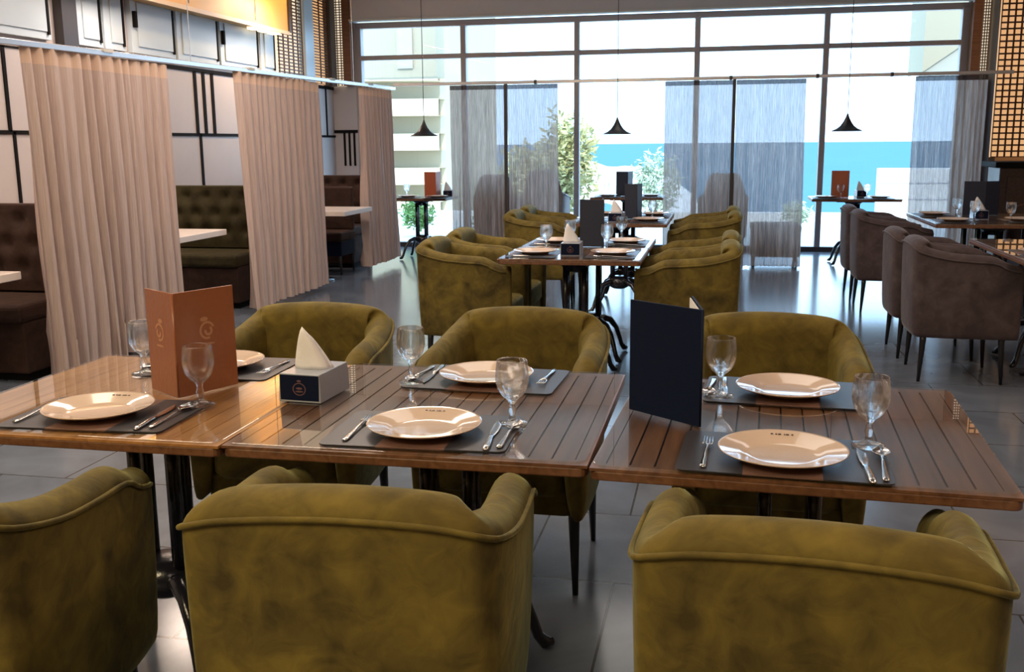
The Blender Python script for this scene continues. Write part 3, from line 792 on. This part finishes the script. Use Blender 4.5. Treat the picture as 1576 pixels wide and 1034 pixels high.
small(-.58, 8.28, R(90), 'at the near right of the farther middle table', (-.56, 8.5), cutlery=False)
small(-.57, 8.92, R(90), 'at the far right of the farther middle table', None, cutlery=False)
small(-1.33, 12.05, R(-90), 'on the left of the middle window table', (-1.36, 12.25), cutlery=False)
small(-.82, 12.1, R(90), 'on the right of the middle window table', (-.74, 12.33), cutlery=False)
small(1.14, 11.8, R(-90), 'near left on the right window table', (1.3, 11.78), cutlery=False)
small(1.72, 11.8, R(90), 'near right on the right window table', (1.60, 11.9), cutlery=False)
small(-3.72, 11.75, R(-90), 'left on the left window table', (-3.80, 11.95), cutlery=False)
small(-3.34, 11.70, R(90), 'right on the left window table', None, cutlery=False)
small(1.80, 8.45, R(-90), 'near left on the farther right table', (1.98, 8.60), cutlery=False)
small(1.78, 9.15, R(-90), 'far left on the farther right table', (1.93, 9.0), cutlery=False)
small(2.32, 8.55, R(90), 'near right on the farther right table', (2.20, 8.42), cutlery=False)
small(1.78, 6.08, R(-90), 'on the dark table at the right edge', None, cutlery=False)

# ------------------------------------------------------------------ menus
def menu(label, x, y, a1, a2, w1, w2, h, m, group=None, emblem=True, pages=False, em='emblem', z=TZ, th=.004):
    """two stiff covers opened at a spine at (x,y); a1, a2 directions of the covers in degrees"""
    t = thing('menu_holder', label, 'menu', (x, y, z), 0, group)
    mid = R((a1+a2)/2)
    for a, w, sgn in ((a1, w1, 1), (a2, w2, -1)):
        d = Vector((cos(R(a)), sin(R(a)), 0)); nrm = Vector((-d.y, d.x, 0))
        # outward normal = away from the other cover
        inside = Vector((cos(mid), sin(mid), 0))
        if nrm.dot(inside) > 0: nrm = -nrm
        cv = MB().obox(d*(w/2)+Vector((0, 0, h/2)), d, nrm, (0, 0, 1), w/2, th/2, h/2).build('cover', m, t, bevel=.0015)
        if emblem:
            e = MB(); c = d*(w*.52)+Vector((0, 0, h*.60))+nrm*(th/2+.0006)
            def disc(cx, cz, rx, rz_, k=20):
                vs = [c+d*cx+Vector((0, 0, cz))+d*rx*cos(2*pi*i/k)+Vector((0, 0, rz_*sin(2*pi*i/k))) for i in range(k)]
                e.add(vs, [tuple(range(k))])
            def ring(cx, cz, r0, r1, a0, a1_, k=20):
                rows = [[c+d*(cx+r*cos(R(a0+(a1_-a0)*i/k)))+Vector((0, 0, cz+r*sin(R(a0+(a1_-a0)*i/k)))) for i in range(k+1)] for r in (r0, r1)]
                e.grid(rows)
            ring(0, 0, .018, .024, 20, 290); ring(.004, -.002, .006, .013, 160, 420); disc(-.008, .030, .012, .006); disc(.002, -.036, .02, .003)
            e.build('emblem', em, t)
        if pages:
            MB().obox(d*(w/2)+Vector((0, 0, h/2))-nrm*(th/2+.003), d, nrm, (0, 0, 1), w/2-.006, .0012, h/2-.004).build('pages', 'paper', t)
    MB().tube([(0, 0, .001), (0, 0, h-.001)], th*.62, 8).build('spine', m, t, smooth=True)
    return t
menu('tan leather menu standing open on the left foreground table', -1.343, 2.262, 66, 146, .188, .15, .27, 'tan_menu', th=.005)
menu('large navy menu standing open on the right foreground table', -.032, 2.222, 142.5, 98, .214, .21, .268, 'navy', emblem=False, pages=True, th=.005)
menu('dark navy menu standing on the near table of the middle row', -.70, 6.15, 170, 100, .155, .17, .29, 'navy_leather', emblem=False)
menu('dark menu standing on the farther middle table', -.69, 8.50, 165, 80, .11, .16, .29, 'navy_leather', emblem=False)
menu('dark grey menu standing on the middle window table', -1.10, 12.15, 165, 75, .15, .17, .29, 'navy_leather', emblem=False)
menu('orange-brown menu standing on the left window table', -3.40, 11.85, 172, 85, .15, .17, .30, 'orange_menu', emblem=False)
menu('orange-brown menu standing on the right window table', 1.40, 11.90, 172, 85, .19, .17, .30, 'orange_menu', emblem=False)
menu('navy menu standing on the farther right table', 2.18, 9.15, 178, 25, .17, .14, .285, 'navy_leather', emblem=False)

# ------------------------------------------------------------------ tissue boxes with folded napkin
def mk_tissue(logo=True):
    t = thing('napkin_box', '', 'box')
    b = MB(); z1 = .072
    vs = [(-.058, -.085, 0), (.058, -.085, 0), (.058, .085, 0), (-.058, .085, 0), (-.055, -.082, z1), (.055, -.082, z1), (.055, .082, z1), (-.055, .082, z1)]
    b.add(vs, [(3, 2, 1, 0), (4, 5, 6, 7), (0, 1, 5, 4), (1, 2, 6, 5), (2, 3, 7, 6), (3, 0, 4, 7)]); b.build('box_body', 'grey_card', t, bevel=.002)
    MB().obox((0, -.0842, .036), (1, 0, 0), (0, 1, .03), (0, 0, 1), .053, .0006, .033).build('front_label', 'navy', t)
    e = MB(); 
    def disc(cx, cz, rx, rz_, k=20): e.add([(cx+rx*cos(2*pi*i/k), -.0856, cz+rz_*sin(2*pi*i/k)) for i in range(k)], [tuple(range(k))])
    rr_ = [[Vector((r*cos(2*pi*i/24)*1.1, -.0854, .034+r*sin(2*pi*i/24))) for i in range(25)] for r in (.014, .0165)]
    e.grid(rr_); disc(0, .036, .009, .003); disc(0, .028, .011, .0022); disc(0, .055, .006, .003); e.build('emblem', 'emblem_dark', t)
    MB().box(-.03, -.012, z1-.001, .03, .012, z1+.0006).build('slot', 'slot', t)
    # napkin: folded sheet pulled up to a peak
    rows = []
    for j in range(11):
        v = j/10; r = []
        for i in range(17):
            a = 2*pi*i/16
            wx = .040*(1-v)**.75+.008; wy = .020*(1-v)**.6+.007
            r.append(Vector((wx*cos(a)+.006*sin(3*a)*(1-v)-.020*v, wy*sin(a)+.004*sin(4*a+1)*(1-v), z1+.095*v+.010*cos(a+2.6)*v)))
        rows.append(r)
    MB().grid(rows, cap=False).build('napkin', 'napkin', t, smooth=True, solid=.001)
    return t
tis = proto('tissue', mk_tissue)
GT = 'napkin boxes'
tis('grey napkin box with a navy front and a white napkin, on the left foreground tables', (-1.012, 2.358, TZ), R(-4), GT)
tis('dark napkin box on the near middle row table, beside the navy menu', (-.835, 5.72, TZ), R(2), GT)
tis('napkin box on the farther middle table', (-.83, 8.22, TZ), R(-5), GT)
tis('dark napkin box with a peaked napkin on the farther right table', (2.05, 8.75, TZ), R(-3), GT)
tis('small napkin box on the left window table', (-3.29, 12.02, TZ), R(10), GT)
tis('small napkin box on the right window table beside the orange menu', (1.56, 12.14, TZ), R(5), GT)

# ------------------------------------------------------------------ outside
struct('terrace', MB().box(-9, 13.4, -.14, 9, 19, -.06), 'stone')
gr = MB(); rows = []
for j in range(31):
    y = 19+j*2.6; r = []
    for i in range(41):
        x = -60+i*3; z = -.2-5.9*min(1, (j/26))**.8+.5*noise.noise(Vector((x*.12, y*.12, 0)))*(1-abs(j-15)/15)
        r.append(Vector((x, y, z)))
    rows.append(r)
gr.grid(rows); o = gr.build('shore', 'sand', None, smooth=True); tag(o, 'pale sandy shore sloping down to the sea beyond the terrace', 'shore', kind='stuff')
o = MB().box(-4000, 70, -6.3, 4000, 5500, -6.0).build('sea', 'sea', None); tag(o, 'bright turquoise sea filling the window view up to the horizon', 'sea', kind='stuff')
# striped apartment block
t = thing('apartment_building', 'beige apartment block with curved balcony bands seen through the left window bay', 'building', (-17.2, 46, -6))
MB().box(-4.0, 0, 0, 4.3, 12, 20).build('wall', 'beige_render', t)
for k in range(12):
    z = .9+k*1.55
    r = [[Vector((-4.2+8.7*i/24, -1.0-1.3*sin(pi*i/24)*.6, z+dz)) for i in range(25)] for dz in (0, .75)]
    b = MB(); rr2 = [[Vector((v.x, v.y, z)) for v in r[0]], [Vector((v.x, v.y, z+.75)) for v in r[0]], [Vector((v.x, .1, z+.75)) for v in r[0]], [Vector((v.x, .1, z)) for v in r[0]], [Vector((v.x, v.y, z)) for v in r[0]]]
    b.grid(rr2).build('balcony', 'cream_render', t, smooth=False)
# pier of the restaurant facade seen at the upper left, and the canopy bracket upper right
t = thing('facade_pier', 'beige rendered facade pier outside the upper left panes', 'facade', (-5.15, 15.6, 0))
MB().box(-.55, 0, 2.42, .72, .5, 4.4).build('beam', 'beige_render', t)
MB().box(.1, -.03, 2.55, .35, 0, 3.2).build('lamp_box', 'beige_dark', t)
t = thing('canopy_bracket', 'beige canopy end outside the upper right panes with a sloping underside', 'canopy', (3.1, 16, 0))
b = MB(); P = [(-.28, 2.35), (-.28, 4.2), (.5, 4.2), (.5, 2.9)]
b.add([(x, 0, z) for x, z in P]+[(x, 1.2, z) for x, z in P], [(0, 1, 2, 3), (7, 6, 5, 4), (0, 4, 5, 1), (1, 5, 6, 2), (2, 6, 7, 3), (3, 7, 4, 0)]); b.build('canopy_slab', 'beige_render', t)
MB().add([(-.28, .05, 2.35), (.5, .05, 2.9), (.5, .05, 2.3), (-.28, .3, 2.3)], [(0, 1, 2, 3)]).build('soffit_panel', 'beige_dark', t, solid=.03)
# white terrace wall at right
t = thing('terrace_wall', 'white stepped terrace wall against the sea, seen right of the right window table', 'wall', (3.6, 20, 0))
MB().box(-.72, 0, -.3, 2.5, .3, .86).build('wall', 'white_render', t, bevel=.01)
for z in (.28, .58): MB().box(-.73, -.012, z, 2.5, 0, z+.015).build('joint', 'grey_card', t)
o = MB().box(-8.5, 18.6, -.1, 8.5, 18.8, .12).build('terrace_kerb', 'white_render', None); tag(o, 'low white kerb along the outer edge of the terrace', 'kerb')

def bush(name, label, loc, rx, rzz, n, m, leaf=.07, trunk=True, seed=1, cat='plant'):
    rnd = random.Random(seed); t = thing(name, label, cat, loc)
    mb = MB()
    for k in range(n):
        while True:
            p = Vector((rnd.uniform(-1, 1), rnd.uniform(-1, 1), rnd.uniform(-1, 1)))
            if p.length < 1: break
        p = p*(.6+.4*rnd.random()); c = Vector((p.x*rx, p.y*rx, rzz*1.15+p.z*rzz))
        c.x += .25*rx*noise.noise(p*3+Vector((seed, 0, 0)))
        d = Vector((rnd.gauss(0, 1), rnd.gauss(0, 1), rnd.gauss(0, .7))).normalized(); u = d.orthogonal().normalized(); w = d.cross(u)
        L = leaf*rnd.uniform(.6, 1.3)
        mb.add([c-d*L, c+u*L*.35+w*L*.08, c+d*L, c-u*L*.35+w*L*.08], [(0, 1, 2, 3)])
    mb.build('foliage', m, t)
    if trunk:
        tr = MB(); tr.tube([(0, 0, 0), (.03*rx, 0, rzz*.5), (-.05*rx, .02, rzz)], [.05*rx+.015, .04*rx+.01, .012], 8)
        for a in range(5):
            an = a*1.3; tr.tube([(0, 0, rzz*.45), (rx*.35*cos(an), rx*.35*sin(an), rzz*1.1), (rx*.6*cos(an), rx*.6*sin(an), rzz*1.5)], [.02, .012, .005], 6)
        tr.build('trunk', 'trunk', t, smooth=True)
    return t
bush('round_shrub', 'bright green rounded shrub under the left window table', (-4.72, 15.4, -.08), .30, .32, 900, 'leaf_green', .05, False, 3)
bush('low_shrub', 'small green shrub low between the left table and the sheer curtain', (-3.8, 16.2, -.08), .3, .16, 300, 'leaf_green', .05, False, 4)
bush('olive_tree', 'yellowish tree beyond the glass right of the left sheer curtain', (-2.5, 16.6, -.1), .58, 1.0, 2300, 'leaf_olive', .075, True, 5, 'tree')
bush('olive_tree', 'yellowish tree showing through the left sheer curtain', (-3.35, 17.4, -.1), .6, .75, 1500, 'leaf_olive', .075, True, 6, 'tree')
bush('pale_tree', 'pale green tree standing against the sea left of the middle sheer curtain', (-1.12, 17.6, -.1), .52, .66, 1900, 'leaf_pale', .05, True, 7, 'tree')
bush('pale_tree', 'pale green shrub at the right edge of the middle sheer curtain', (1.25, 17.5, -.1), .3, .25, 500, 'leaf_pale', .05, False, 8, 'tree')
o = None
rk = MB(); rows = []
for j in range(13):
    r = []
    for i in range(25):
        a = i/24*2-1; b_ = j/12*2-1; h = max(0, 1-a*a*1.0-b_*b_*.9); r.append(Vector((a*2.6, b_*1.2, 1.25*h**.55*(1+.25*noise.noise(Vector((a*3, b_*3, 1))))-.25)))
    rows.append(r)
o = rk.grid(rows).build('pale_rock', 'white_render', None, smooth=True, loc=(-3.0, 25, -.12)); tag(o, 'white sunlit mound beyond the terrace, below the sea in the middle pane', 'rock')
